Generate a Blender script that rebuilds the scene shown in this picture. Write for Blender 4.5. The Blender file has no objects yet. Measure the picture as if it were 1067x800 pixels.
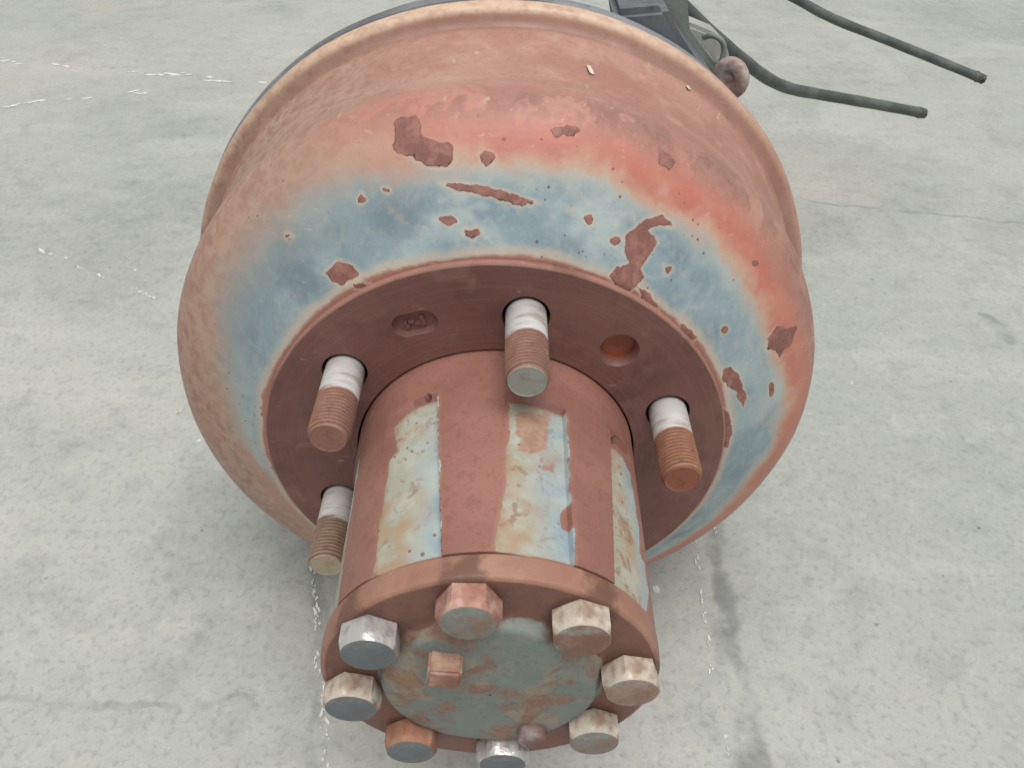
import bpy, bmesh, math, random
import numpy as np
from mathutils import Matrix, Vector

# ------------------------------------------------------------------ units
# axis frame: X right, Y up, Z along the hub axis towards the viewer; 1 unit = mounting face radius
U = 0.135
FLOOR_Y = -1.597
def W(x, y, z): return Vector((x*U, -z*U, y*U))
PI = math.pi
random.seed(4); rng = np.random.default_rng(7)
sc = bpy.context.scene
COL = sc.collection

# ------------------------------------------------------------------ camera
def rx(a): return Matrix.Rotation(a, 3, 'X')
cam_d = bpy.data.cameras.new('camera'); cam = bpy.data.objects.new('camera', cam_d); COL.objects.link(cam)
R = Matrix.Rotation(-0.0026, 3, 'Y') @ Matrix.Rotation(-0.7128, 3, 'X') @ Matrix.Rotation(0.0066, 3, 'Z')
M = Matrix(((1,0,0),(0,0,-1),(0,1,0)))
cam.matrix_world = Matrix.Translation(W(0.0636, 2.5371, 2.4384)) @ (M @ R).to_4x4()
cam_d.sensor_width = 36.0; cam_d.lens = 36.0*825.8/1067.0
cam_d.clip_start = 0.01; cam_d.clip_end = 200
sc.camera = cam
sc.cycles.max_bounces = 5; sc.cycles.diffuse_bounces = 3; sc.cycles.glossy_bounces = 2

# ------------------------------------------------------------------ sky, sun, exposure
SUN_EL, SUN_AZ = math.radians(76), math.radians(160)      # high overcast light from over the viewer's shoulder
world = bpy.data.worlds.new('World'); sc.world = world; world.use_nodes = True
wt = world.node_tree; wt.nodes.clear()
sky = wt.nodes.new('ShaderNodeTexSky'); sky.sky_type = 'NISHITA'; sky.sun_disc = False
sky.sun_elevation = SUN_EL; sky.sun_rotation = SUN_AZ
sky.air_density = 1.0; sky.dust_density = 4.0; sky.ozone_density = 1.0
hs = wt.nodes.new('ShaderNodeHueSaturation'); hs.inputs['Saturation'].default_value = 0.12
bg = wt.nodes.new('ShaderNodeBackground'); bg.inputs['Strength'].default_value = 0.10
wo = wt.nodes.new('ShaderNodeOutputWorld')
wt.links.new(sky.outputs[0], hs.inputs['Color']); wt.links.new(hs.outputs[0], bg.inputs[0]); wt.links.new(bg.outputs[0], wo.inputs[0])
sd = bpy.data.lights.new('sun', 'SUN'); sd.energy = 1.5; sd.angle = math.radians(42); sd.color = (1.0, 0.985, 0.95)
sun = bpy.data.objects.new('sun', sd); COL.objects.link(sun)
sdir = Vector((math.sin(SUN_AZ)*math.cos(SUN_EL), math.cos(SUN_AZ)*math.cos(SUN_EL), math.sin(SUN_EL)))
sun.rotation_euler = sdir.to_track_quat('Z', 'Y').to_euler(); sun.location = sdir*5
sc.view_settings.view_transform = 'Standard'; sc.view_settings.look = 'None'
sc.view_settings.exposure = 0.42; sc.view_settings.gamma = 1.0; sc.view_settings.use_curve_mapping = False

# ------------------------------------------------------------------ node helpers
def c(r, g, b, k=1.0):
    f = lambda v: ((v/255)/12.92 if v/255 <= 0.04045 else ((v/255+0.055)/1.055)**2.4)*k
    return (f(r), f(g), f(b), 1.0)

class NT:
    def __init__(s, name):
        s.mat = bpy.data.materials.new(name); s.mat.use_nodes = True
        s.t = s.mat.node_tree; s.t.nodes.clear()
        s.out = s.t.nodes.new('ShaderNodeOutputMaterial')
        s.b = s.t.nodes.new('ShaderNodeBsdfPrincipled'); s.t.links.new(s.b.outputs[0], s.out.inputs[0])
        s.co = s.t.nodes.new('ShaderNodeTexCoord').outputs['Object']
        s.geo = None
    def put(s, sock, v):
        if isinstance(v, bpy.types.NodeSocket): s.t.links.new(v, sock)
        else:
            if sock.type == 'VECTOR' and not hasattr(v, '__len__'): v = (v, v, v)
            sock.default_value = v
    def m(s, op, a, b=0.0, c_=0.0, clamp=False):
        n = s.t.nodes.new('ShaderNodeMath'); n.operation = op; n.use_clamp = clamp
        s.put(n.inputs[0], a); s.put(n.inputs[1], b); s.put(n.inputs[2], c_); return n.outputs[0]
    def vm(s, op, a, b=(0,0,0)):
        n = s.t.nodes.new('ShaderNodeVectorMath'); n.operation = op
        s.put(n.inputs[0], a); s.put(n.inputs[1], b); return n.outputs[0]
    def ss(s, v, lo, hi, a=0.0, b=1.0):
        n = s.t.nodes.new('ShaderNodeMapRange'); n.interpolation_type = 'SMOOTHSTEP'
        s.put(n.inputs[0], v); s.put(n.inputs[1], lo); s.put(n.inputs[2], hi); s.put(n.inputs[3], a); s.put(n.inputs[4], b)
        return n.outputs[0]
    def noise(s, scale, detail=4, rough=0.55, dist=0.0, vec=None, off=0.0):
        detail = min(detail, 3 if scale < 100 else 2)
        n = s.t.nodes.new('ShaderNodeTexNoise')
        v = vec if vec is not None else s.co
        if off: v = s.vm('ADD', v, (off, off*1.7, -off*0.6))
        s.put(n.inputs['Vector'], v)
        n.inputs['Scale'].default_value = scale; n.inputs['Detail'].default_value = detail
        n.inputs['Roughness'].default_value = rough; n.inputs['Distortion'].default_value = dist
        return n.outputs['Fac']
    def vor(s, scale, vec=None, rnd=1.0):
        n = s.t.nodes.new('ShaderNodeTexVoronoi'); s.put(n.inputs['Vector'], vec if vec is not None else s.co)
        n.inputs['Scale'].default_value = scale; n.inputs['Randomness'].default_value = rnd; return n.outputs['Distance']
    def scl(s, v, k):
        return s.vm('MULTIPLY', v, k)
    def mix(s, f, a, b):
        n = s.t.nodes.new('ShaderNodeMix'); n.data_type = 'RGBA'; n.clamp_factor = True
        s.put(n.inputs[0], f); s.put(n.inputs[6], a); s.put(n.inputs[7], b); return n.outputs[2]
    def attr(s, name):
        n = s.t.nodes.new('ShaderNodeAttribute'); n.attribute_name = name; return n.outputs['Fac']
    def bump(s, h, dist, strength=1.0, nrm=None):
        n = s.t.nodes.new('ShaderNodeBump'); n.inputs['Strength'].default_value = strength
        n.inputs['Distance'].default_value = dist; s.put(n.inputs['Height'], h)
        if nrm is not None: s.put(n.inputs['Normal'], nrm)
        return n.outputs[0]
    def fin(s, col, rough=0.6, nrm=None, metal=0.0, spec=0.5):
        s.put(s.b.inputs['Base Color'], col); s.put(s.b.inputs['Roughness'], rough); s.put(s.b.inputs['Metallic'], metal)
        s.put(s.b.inputs['Specular IOR Level'], spec)
        if nrm is not None: s.put(s.b.inputs['Normal'], nrm)
        return s.mat

# ------------------------------------------------------------------ mesh helpers
def link(name, me, mats, parent=None, loc=None):
    o = bpy.data.objects.new(name, me); COL.objects.link(o)
    for m_ in (mats if isinstance(mats, (list, tuple)) else [mats]): me.materials.append(m_)
    if parent is not None: o.parent = parent
    if loc is not None: o.location = loc
    return o
def grid_mesh(name, P, attrs=None, wrap=True, smooth=True, caps=False):
    """P: (rows, cols, 3) axis-frame points, columns run round the axis"""
    nr, nc = P.shape[:2]
    V = np.empty((nr*nc, 3)); Q = P.reshape(-1, 3)
    V[:,0] = Q[:,0]*U; V[:,1] = -Q[:,2]*U; V[:,2] = Q[:,1]*U
    i = np.arange(nr-1)[:,None]; j = np.arange(nc if wrap else nc-1)[None]
    j2 = (j+1) % nc
    F = np.stack([i*nc+j, i*nc+j2, (i+1)*nc+j2, (i+1)*nc+j], -1).reshape(-1, 4)
    me = bpy.data.meshes.new(name)
    me.vertices.add(len(V)); me.vertices.foreach_set('co', V.ravel())
    me.loops.add(F.size); me.loops.foreach_set('vertex_index', F.ravel().astype(np.int32))
    me.polygons.add(len(F)); me.polygons.foreach_set('loop_start', np.arange(0, F.size, 4, dtype=np.int32))
    me.update(calc_edges=True)
    me.polygons.foreach_set('use_smooth', np.full(len(F), smooth))
    for k, a in (attrs or {}).items():
        at = me.attributes.new(k, 'FLOAT', 'POINT'); at.data.foreach_set('value', a.ravel().astype(np.float32))
    if caps:
        bm = bmesh.new(); bm.from_mesh(me); bm.verts.ensure_lookup_table()
        for r0, rev in ((0, False), (nr-1, True)):
            vs = [bm.verts[r0*nc+k] for k in range(nc)]
            bm.faces.new(vs[::-1] if rev else vs)
        bmesh.ops.recalc_face_normals(bm, faces=bm.faces[:]); bm.to_mesh(me); bm.free()
    me.update()
    return me
def lathe_pts(prof, nth):
    prof = np.array(prof, float); th = np.arange(nth)/nth*2*PI
    r = prof[:,0][:,None]; z = prof[:,1][:,None]
    return np.stack([r*np.cos(th), r*np.sin(th), z+0*th], -1)
def smooth_prof(pts, step, rounds=2):
    p = np.array(pts, float)
    for _ in range(rounds):                                   # corner cutting
        q = [p[0]]
        for a, b in zip(p[:-1], p[1:]): q += [a*0.75+b*0.25, a*0.25+b*0.75]
        q.append(p[-1]); p = np.array(q)
    d = np.r_[0, np.cumsum(np.hypot(*np.diff(p, axis=0).T))]
    n = max(3, int(d[-1]/step)); t = np.linspace(0, d[-1], n)
    return np.stack([np.interp(t, d, p[:,0]), np.interp(t, d, p[:,1])], 1)
def autosmooth(me, ang=35):
    me.polygons.foreach_set('use_smooth', [True]*len(me.polygons))
    me.set_sharp_from_angle(angle=math.radians(ang))
def poly_sdf(X, Y, poly, best, margin=0.05):
    """max into best of signed distance (inside positive) to one polygon"""
    poly = np.array(poly, float); lo = poly.min(0)-margin; hi = poly.max(0)+margin
    sel = (X > lo[0]) & (X < hi[0]) & (Y > lo[1]) & (Y < hi[1])
    if not sel.any(): return
    x, y = X[sel], Y[sel]; d = np.full(x.shape, 9.0); ins = np.zeros(x.shape, bool)
    for k in range(len(poly)):
        a, b = poly[k], poly[(k+1) % len(poly)]; e = b-a
        t = np.clip(((x-a[0])*e[0]+(y-a[1])*e[1])/(e@e+1e-12), 0, 1)
        d = np.minimum(d, np.hypot(x-a[0]-t*e[0], y-a[1]-t*e[1]))
        cr = ((a[1] > y) != (b[1] > y)) & (x < (b[0]-a[0])*(y-a[1])/(b[1]-a[1]+1e-12)+a[0])
        ins ^= cr
    best[sel] = np.maximum(best[sel], np.where(ins, d, -d))
def tube(name, pts, rad, mat, seg=20, step=0.03, parent=None):
    """round tube through axis-frame points (Catmull-Rom); rad may be a function of t in 0..1"""
    p = [np.array(q, float) for q in pts]; p = [2*p[0]-p[1]]+p+[2*p[-1]-p[-2]]
    C_ = []
    for i in range(1, len(p)-2):
        n = max(2, int(np.linalg.norm(p[i+1]-p[i])/step))
        for k in range(n):
            t = k/n
            C_.append(0.5*((2*p[i])+(-p[i-1]+p[i+1])*t+(2*p[i-1]-5*p[i]+4*p[i+1]-p[i+2])*t*t+(-p[i-1]+3*p[i]-3*p[i+1]+p[i+2])*t**3))
    C_.append(p[-2]); C_ = np.array(C_); n = len(C_)
    T = np.gradient(C_, axis=0); T /= np.linalg.norm(T, axis=1)[:,None]
    up = np.array([0, 1, 0.13]); th = np.arange(seg)/seg*2*PI
    P = np.empty((n, seg, 3))
    for i in range(n):
        a = np.cross(T[i], up); a /= np.linalg.norm(a); b = np.cross(a, T[i])
        r = rad(i/(n-1)) if callable(rad) else rad
        P[i] = C_[i]+r*(np.cos(th)[:,None]*a+np.sin(th)[:,None]*b)
    me = grid_mesh(name, P, caps=True)
    return link(name, me, mat, parent)
def box_bm(bm, x0, x1, y0, y1, z0, z1, bev=0.0):
    vs = [bm.verts.new(W(x, y, z)) for z in (z0, z1) for y in (y0, y1) for x in (x0, x1)]
    f = [(0,1,3,2),(4,6,7,5),(0,4,5,1),(2,3,7,6),(0,2,6,4),(1,5,7,3)]
    fs = [bm.faces.new([vs[i] for i in q]) for q in f]
    bmesh.ops.recalc_face_normals(bm, faces=fs)
    if bev: bmesh.ops.bevel(bm, geom=list({e for q in fs for e in q.edges}), offset=bev*U, segments=2, affect='EDGES')
def bm_mesh(name, bm, ang=35):
    bmesh.ops.recalc_face_normals(bm, faces=bm.faces[:])
    me = bpy.data.meshes.new(name); bm.to_mesh(me); bm.free(); autosmooth(me, ang); return me
def prism(pts, z0, z1, bev=0.0):
    """flat outline in (X, Y) of the axis frame, thickness z0..z1"""
    bm = bmesh.new(); a = [bm.verts.new(W(x, y, z1)) for x, y in pts]; b = [bm.verts.new(W(x, y, z0)) for x, y in pts]
    n = len(pts); bm.faces.new(a); bm.faces.new(b[::-1])
    for i in range(n): bm.faces.new((a[i], b[i], b[(i+1) % n], a[(i+1) % n]))
    bmesh.ops.recalc_face_normals(bm, faces=bm.faces[:])
    if bev:
        es = [e for e in bm.edges if e.calc_face_angle(0) > 0.6]
        bmesh.ops.bevel(bm, geom=es, offset=bev*U, segments=2, affect='EDGES')
    return bm

# ------------------------------------------------------------------ floor
def floor_material():
    s = NT('concrete'); P = s.co
    n1 = s.noise(0.9, 5, 0.6, 0.6); n2 = s.noise(4.5, 6, 0.62, 0.4, off=3.1); n3 = s.noise(28, 5, 0.65, off=1.3)
    st = s.noise(1.0, 5, 0.6, 0.3, vec=s.vm('MULTIPLY', P, (3.0, 9.0, 1.0)))      # trowel smears
    st2 = s.noise(1.0, 4, 0.6, 0.8, vec=s.vm('MULTIPLY', P, (26.0, 40.0, 1.0)), off=5.0)
    fine = s.noise(170, 3, 0.6)
    col = s.mix(s.ss(n1, 0.35, 0.68), c(176,179,171,.82), c(192,192,182,.82))
    col = s.mix(s.m('MULTIPLY', s.ss(n2, 0.46, 0.68), 0.42), col, c(150,153,148,.80))
    col = s.mix(s.m('MULTIPLY', s.ss(st, 0.5, 0.72), 0.45), col, c(201,200,192,.82))
    col = s.mix(s.m('MULTIPLY', s.ss(st2, 0.57, 0.75), 0.22), col, c(140,144,141,.8))
    col = s.mix(s.m('MULTIPLY', s.ss(n3, 0.48, 0.72), 0.30), col, c(140,144,140,.8))
    n5 = s.noise(70, 3, 0.65, 0.4, off=23.0)
    col = s.mix(s.m('MULTIPLY', s.m('MULTIPLY', s.ss(n5, 0.54, 0.68), 0.28), s.ss(n2, 0.42, 0.6)), col, c(122,126,122,.8))
    col = s.mix(s.m('MULTIPLY', s.ss(n5, 0.46, 0.34), 0.18), col, c(206,206,198,.84))
    col = s.mix(s.m('MULTIPLY', s.ss(s.noise(2.2, 3, 0.5, off=9.0), 0.58, 0.74), 0.26), col, c(206,190,168,.82))   # faint rust tint
    col = s.mix(s.m('MULTIPLY', s.ss(fine, 0.5, 0.7), 0.30), col, c(120,124,122,.8))
    col = s.mix(s.m('MULTIPLY', s.ss(s.noise(520, 2, 0.6, off=2.5), 0.56, 0.68), 0.20), col, c(112,115,112,.8))
    pit = s.ss(s.m('ADD', s.vor(38), s.m('MULTIPLY', s.noise(60, 2), 0.20)), 0.135, 0.165, 1.0, 0.0)
    pit = s.m('MULTIPLY', pit, s.ss(s.noise(6, 2, off=2.0), 0.5, 0.62))
    col = s.mix(s.m('MULTIPLY', pit, 0.6), col, c(105,108,106,.8))
    spk = s.ss(s.m('ADD', s.vor(21, vec=s.vm('ADD', P, (4.2, 1.1, 0))), s.m('MULTIPLY', s.noise(80, 2), 0.16)), 0.100, 0.125, 1.0, 0.0)
    spk = s.m('MULTIPLY', spk, s.ss(s.noise(5, 2, off=7.0), 0.52, 0.6))
    col = s.mix(s.m('MULTIPLY', spk, 0.8), col, c(226,226,222,.9))
    warpx = s.noise(14, 4, 0.6, off=11.0); warpy = s.noise(14, 4, 0.6, off=17.0)
    cmb = s.t.nodes.new('ShaderNodeCombineXYZ')
    s.put(cmb.inputs[0], s.m('MULTIPLY', s.m('SUBTRACT', warpx, 0.5), 0.05)); s.put(cmb.inputs[1], s.m('MULTIPLY', s.m('SUBTRACT', warpy, 0.5), 0.05))
    PW = s.vm('ADD', P, cmb.outputs[0])
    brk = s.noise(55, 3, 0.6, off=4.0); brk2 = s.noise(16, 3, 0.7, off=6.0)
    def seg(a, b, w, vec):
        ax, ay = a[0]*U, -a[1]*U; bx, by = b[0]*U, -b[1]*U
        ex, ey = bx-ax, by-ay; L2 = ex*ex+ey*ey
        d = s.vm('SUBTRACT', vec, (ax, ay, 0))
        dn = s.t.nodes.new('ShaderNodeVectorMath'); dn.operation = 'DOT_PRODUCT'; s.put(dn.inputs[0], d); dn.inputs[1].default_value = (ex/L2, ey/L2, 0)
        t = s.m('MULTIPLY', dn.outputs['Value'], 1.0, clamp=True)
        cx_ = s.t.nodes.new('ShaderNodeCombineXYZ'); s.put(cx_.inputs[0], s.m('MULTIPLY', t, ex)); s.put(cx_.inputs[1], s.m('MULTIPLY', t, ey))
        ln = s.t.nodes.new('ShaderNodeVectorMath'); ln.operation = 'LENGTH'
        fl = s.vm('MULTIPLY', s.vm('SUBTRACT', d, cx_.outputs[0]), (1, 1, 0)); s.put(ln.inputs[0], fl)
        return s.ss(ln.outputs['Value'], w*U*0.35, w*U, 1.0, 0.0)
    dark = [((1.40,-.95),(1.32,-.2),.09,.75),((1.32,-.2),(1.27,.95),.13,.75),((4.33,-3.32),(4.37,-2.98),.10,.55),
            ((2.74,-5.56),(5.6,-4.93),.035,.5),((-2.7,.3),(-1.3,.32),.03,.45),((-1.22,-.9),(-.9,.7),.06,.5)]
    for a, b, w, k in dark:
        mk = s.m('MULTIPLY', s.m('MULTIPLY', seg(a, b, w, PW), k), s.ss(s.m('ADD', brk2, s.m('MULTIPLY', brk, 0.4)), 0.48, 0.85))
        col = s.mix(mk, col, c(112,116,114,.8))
    h = s.m('ADD', s.m('MULTIPLY', fine, 0.4), s.m('ADD', n3, s.m('MULTIPLY', pit, -1.2)))
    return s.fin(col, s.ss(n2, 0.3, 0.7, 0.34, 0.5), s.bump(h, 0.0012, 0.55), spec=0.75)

bm = bmesh.new(); fz = FLOOR_Y*U
vs = [bm.verts.new((x, y, 0)) for x, y in ((-9,-9),(9,-9),(9,9),(-9,9))]; bm.faces.new(vs)
me = bpy.data.meshes.new('floor'); bm.to_mesh(me); bm.free()
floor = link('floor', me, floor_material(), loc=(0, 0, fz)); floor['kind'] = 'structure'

# white crumbs and scraped specks strewn along scratches in the concrete
CHALK = [((-7.6,-9.68),(-5.2,-9.2),.11,.8),((-5.2,-9.2),(-3.4,-8.75),.13,1.2),((-6.9,-7.9),(-5.0,-8.45),.12,1.0),
         ((-4.6,-4.35),(-3.1,-3.45),.045,1.1),((-2.47,-1.95),(-2.36,-2.25),.03,.8),
         ((-1.27,-1.0),(-1.12,-.35),.03,1.1),((-1.12,-.35),(-.98,.2),.03,1.2),((-.98,.2),(-.83,.72),.034,1.4),
         ((1.28,-.84),(1.24,-.4),.024,1.1),((1.24,-.4),(1.2,.12),.026,1.2),((1.2,.12),(1.19,.6),.015,.4),((1.42,-.95),(1.41,-.8),.02,.8)]
bm = bmesh.new(); rc0 = random.Random(11)
def crumb(x, z, r, stretch=1.0, ang=0.0):
    n = rc0.randint(5, 7); h = 0.0003+0.0004*rc0.random(); top = []; bot = []
    for k in range(n):
        a = 2*PI*k/n+rc0.uniform(-.3, .3); q = r*rc0.uniform(.6, 1.15)
        dx, dz = q*stretch*math.cos(a), q*math.sin(a)
        px, pz = x+dx*math.cos(ang)-dz*math.sin(ang), z+dx*math.sin(ang)+dz*math.cos(ang)
        p = W(px, 0, pz); p.z = 0; bot.append(bm.verts.new(p)); top.append(bm.verts.new((p.x*1.0, p.y, h)))
    bm.faces.new(top)
    for k in range(n): bm.faces.new((top[k], bot[k], bot[(k+1) % n], top[(k+1) % n]))
for a, b, w, k in CHALK:
    L = math.hypot(b[0]-a[0], b[1]-a[1]); ang = math.atan2(b[1]-a[1], b[0]-a[0]); t = 0.0
    while t < L:
        if rc0.random() < 0.55*k+0.12:
            off = rc0.gauss(0, w*0.28)+0.35*w*math.sin(7*t+a[0]); f = t/L
            crumb(a[0]+(b[0]-a[0])*f-off*math.sin(ang), a[1]+(b[1]-a[1])*f+off*math.cos(ang), w*rc0.uniform(.08, .30), rc0.uniform(1.0, 4.5), ang+rc0.gauss(0, .25))
        t += w*rc0.uniform(.25, 1.0)*(1 if rc0.random() < .9 else 6)
for k in range(60):
    crumb(rc0.uniform(-7, 7), rc0.uniform(-9, 1.2), rc0.uniform(.003, .010), rc0.uniform(1, 2), rc0.uniform(0, 3))
crumb(0.97, -0.42, 0.03, 1.3, 1.0)
bmesh.ops.recalc_face_normals(bm, faces=bm.faces[:])
me = bpy.data.meshes.new('chalk_crumbs'); bm.to_mesh(me); bm.free()
s_ = NT('white_crumbs'); cr_m = s_.fin(s_.mix(s_.ss(s_.noise(120, 2), 0.4, 0.6), c(204,205,200,.9), c(222,222,217,.92)), 0.85)
cr = link('chalk_crumbs', me, cr_m, loc=(0, 0, fz+0.0004)); cr['kind'] = 'stuff'
cr['label'] = 'white crumbs and scraped specks strewn in lines over the concrete floor'; cr['category'] = 'crumbs'

# ------------------------------------------------------------------ materials of the hub
def rusty(name, base, dark, light, scale=1.0, rough=0.62, bumpd=0.0006, spots=0.5, metal=0.0, spec=0.4):
    s = NT(name)
    a = s.noise(14*scale, 5, 0.6, 0.3); b = s.noise(60*scale, 5, 0.65, off=2.2); f = s.noise(320*scale, 3, 0.6, off=1.1)
    col = s.mix(s.ss(a, 0.35, 0.68), base, light)
    col = s.mix(s.m('MULTIPLY', s.ss(b, 0.5, 0.72), spots), col, dark)
    col = s.mix(s.m('MULTIPLY', s.ss(f, 0.55, 0.75), 0.35*spots), col, dark)
    h = s.m('ADD', s.m('MULTIPLY', b, 0.7), s.m('MULTIPLY', f, 0.35))
    return s.fin(col, s.ss(b, 0.3, 0.7, rough-0.1, rough+0.12), s.bump(h, bumpd, 0.6), metal, spec)

def drum_material():
    s = NT('faded_drum_paint')
    blue = s.attr('blue'); orange = s.attr('orange'); tan = s.attr('tan'); chip = s.attr('chip'); lip = s.attr('lip'); smear = s.attr('smear'); edge = s.attr('edge')
    K = 0.78
    n1 = s.noise(16, 5, 0.6, 0.3); n2 = s.noise(46, 5, 0.62, 0.2, off=1.7); n3 = s.noise(150, 5, 0.65, off=4.0); n4 = s.noise(420, 3, 0.6, off=8.0)
    # rust brown primer with pale bloom
    col = s.mix(s.ss(n1, 0.34, 0.68), c(176,126,110,K), c(192,148,131,K))
    col = s.mix(s.m('MULTIPLY', s.ss(n2, 0.5, 0.7), 0.35), col, c(210,174,158,K))
    col = s.mix(s.m('MULTIPLY', s.ss(n3, 0.54, 0.72), 0.25), col, c(150,104,94,K))
    col = s.mix(s.m('MULTIPLY', s.ss(n4, 0.52, 0.72), 0.22), col, c(140,98,88,K))
    # dusty tan side
    tn = s.m('MULTIPLY', tan, s.ss(n2, 0.28, 0.6, 0.55, 1.0))
    col = s.mix(tn, col, s.mix(s.ss(n3, 0.4, 0.65), c(180,156,136,K), c(160,124,106,K)))
    # grey-brown scuffs on the shoulder
    sm = s.m('MULTIPLY', smear, s.ss(s.m('ADD', n2, s.m('MULTIPLY', n3, 0.35)), 0.60, 0.70))
    # red oxide zone
    bw = s.m('ADD', blue, s.m('ADD', s.m('MULTIPLY', s.m('SUBTRACT', n1, 0.5), 0.10), s.m('ADD', s.m('MULTIPLY', s.m('SUBTRACT', n2, 0.5), 0.10), s.m('MULTIPLY', s.m('SUBTRACT', n3, 0.5), 0.05))))
    bw = s.m('DIVIDE', bw, s.m('MULTIPLY_ADD', tan, 2.2, 1.0))          # the dusty side fades over a wider band
    og = s.m('MULTIPLY', s.ss(bw, -0.19, -0.09), s.m('MULTIPLY', orange, s.ss(n2, 0.25, 0.6, 0.65, 1.0)))
    col = s.mix(og, col, s.mix(s.ss(n2, 0.38, 0.66), c(202,116,96,K), c(208,138,116,K)))
    col = s.mix(s.m('MULTIPLY', sm, 0.75), col, s.mix(s.ss(n3, 0.4, 0.6), c(142,100,90,K), c(156,118,106,K)))
    # cream halo, then blue
    col = s.mix(s.m('MULTIPLY', s.ss(bw, -0.075, -0.005), s.m('MULTIPLY_ADD', orange, 0.55, 0.15)), col, c(206,182,158,K))
    pale = s.attr('pale')
    bl = s.mix(s.ss(n1, 0.36, 0.66), c(122,142,150,.95), c(150,166,168,.95))
    bl = s.mix(s.m('MULTIPLY', s.ss(s.noise(26, 5, 0.65, 0.5, off=13.0), 0.46, 0.66, 0.0, 0.6), s.ss(pale, 0, 1, 0.4, 1.05), clamp=True), bl, c(186,192,184,1))
    bl = s.mix(s.m('MULTIPLY', s.ss(s.noise(22, 4, 0.6, off=15.0), 0.5, 0.68), 0.6), bl, c(96,114,126,1))
    bl = s.mix(s.m('MULTIPLY', s.ss(s.noise(70, 5, 0.7, off=19.0), 0.60, 0.72), 0.4), bl, c(186,156,130,1))
    bl = s.mix(s.m('MULTIPLY', s.ss(n3, 0.50, 0.68), 0.18), bl, c(186,188,176,1))
    bl = s.mix(s.m('MULTIPLY', s.ss(n4, 0.56, 0.74), 0.25), bl, c(112,118,116,1))
    bl = s.mix(s.m('MULTIPLY', s.ss(s.m('ADD', bw, s.m('MULTIPLY', s.m('SUBTRACT', n3, 0.5), 0.08)), 0.07, 0.0), 0.4), bl, c(186,184,168,1))
    bl = s.mix(s.m('MULTIPLY', tan, 0.45), bl, c(104,118,124,.95))
    col = s.mix(s.ss(bw, -0.03, 0.03), col, bl)
    # rust bleeding out along the mounting face
    ed = s.m('ADD', edge, s.m('MULTIPLY', s.m('SUBTRACT', n2, 0.5), 0.06))
    col = s.mix(s.m('MULTIPLY', s.ss(ed, -0.035, 0.0), 0.7), col, c(206,186,164,K))
    col = s.mix(s.ss(ed, 0.004, 0.018), col, c(176,124,108,K))
    sv = s.noise(1.0, 3, 0.6, 0.4, vec=s.vm('MULTIPLY', s.co, (150, 40, 420)), off=3.0)
    col = s.mix(s.m('MULTIPLY', s.m('MULTIPLY', s.ss(sv, 0.64, 0.70), s.ss(n1, 0.42, 0.58)), 0.55), col, c(206,190,170,K))
    # tiny blisters
    v = s.m('ADD', s.vor(190), s.m('MULTIPLY', n3, 0.60))
    bs = s.m('MULTIPLY', s.ss(v, 0.345, 0.41, 1.0, 0.0), s.ss(s.noise(20, 2, off=21.0), 0.46, 0.62))
    bs = s.m('MULTIPLY', bs, s.ss(blue, -0.2, 0.0, 0.35, 1.0))
    bs = s.m('MULTIPLY', bs, s.ss(lip, 0.1, 0.5, 1.0, 0.0))
    col = s.mix(s.m('MULTIPLY', bs, 0.8), col, c(112,76,68,K))
    # peeled patches
    ch = s.m('ADD', chip, s.m('ADD', s.m('MULTIPLY', s.m('SUBTRACT', n3, 0.5), 0.034), s.m('MULTIPLY', s.m('SUBTRACT', n2, 0.5), 0.034)))
    halo = s.ss(ch, -0.016, -0.002); cm = s.ss(ch, -0.0015, 0.0015)
    col = s.mix(s.m('MULTIPLY', s.m('MULTIPLY', halo, 0.5), s.ss(blue, -0.08, 0.0)), col, c(214,190,166,K))
    col = s.mix(cm, col, s.mix(s.ss(n3, 0.4, 0.66), c(140,93,83,K), c(164,115,103,K)))
    col = s.mix(s.m('MULTIPLY', s.m('MULTIPLY', cm, s.ss(n4, 0.5, 0.68)), 0.38), col, c(110,72,64,K))
    gv = s.m('MULTIPLY', s.attr('lip_shade'), s.ss(n2, 0.3, 0.6, 0.5, 1.0))
    col = s.mix(gv, col, c(146,108,94,K))  # shadow line beside the rear lip, painted as a brown ring
    # pale lip, strongest along the top of the drum
    lp = s.m('MULTIPLY', lip, s.ss(n2, 0.2, 0.5, 0.75, 1.0))
    col = s.mix(lp, col, s.mix(s.ss(n3, 0.4, 0.7), c(214,186,160,.92), c(198,162,138,.9)))
    h = s.m('ADD', s.m('MULTIPLY', n3, 0.35), s.m('ADD', s.m('MULTIPLY', n4, 0.2), s.m('ADD', s.m('MULTIPLY', cm, -2.0), s.m('MULTIPLY', bs, 0.6))))
    ro = s.m('ADD', s.ss(n2, 0.3, 0.7, 0.44, 0.6), s.m('MULTIPLY', cm, 0.15))
    return s.fin(col, ro, s.bump(h, 0.0007, 0.6), spec=0.5)

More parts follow.
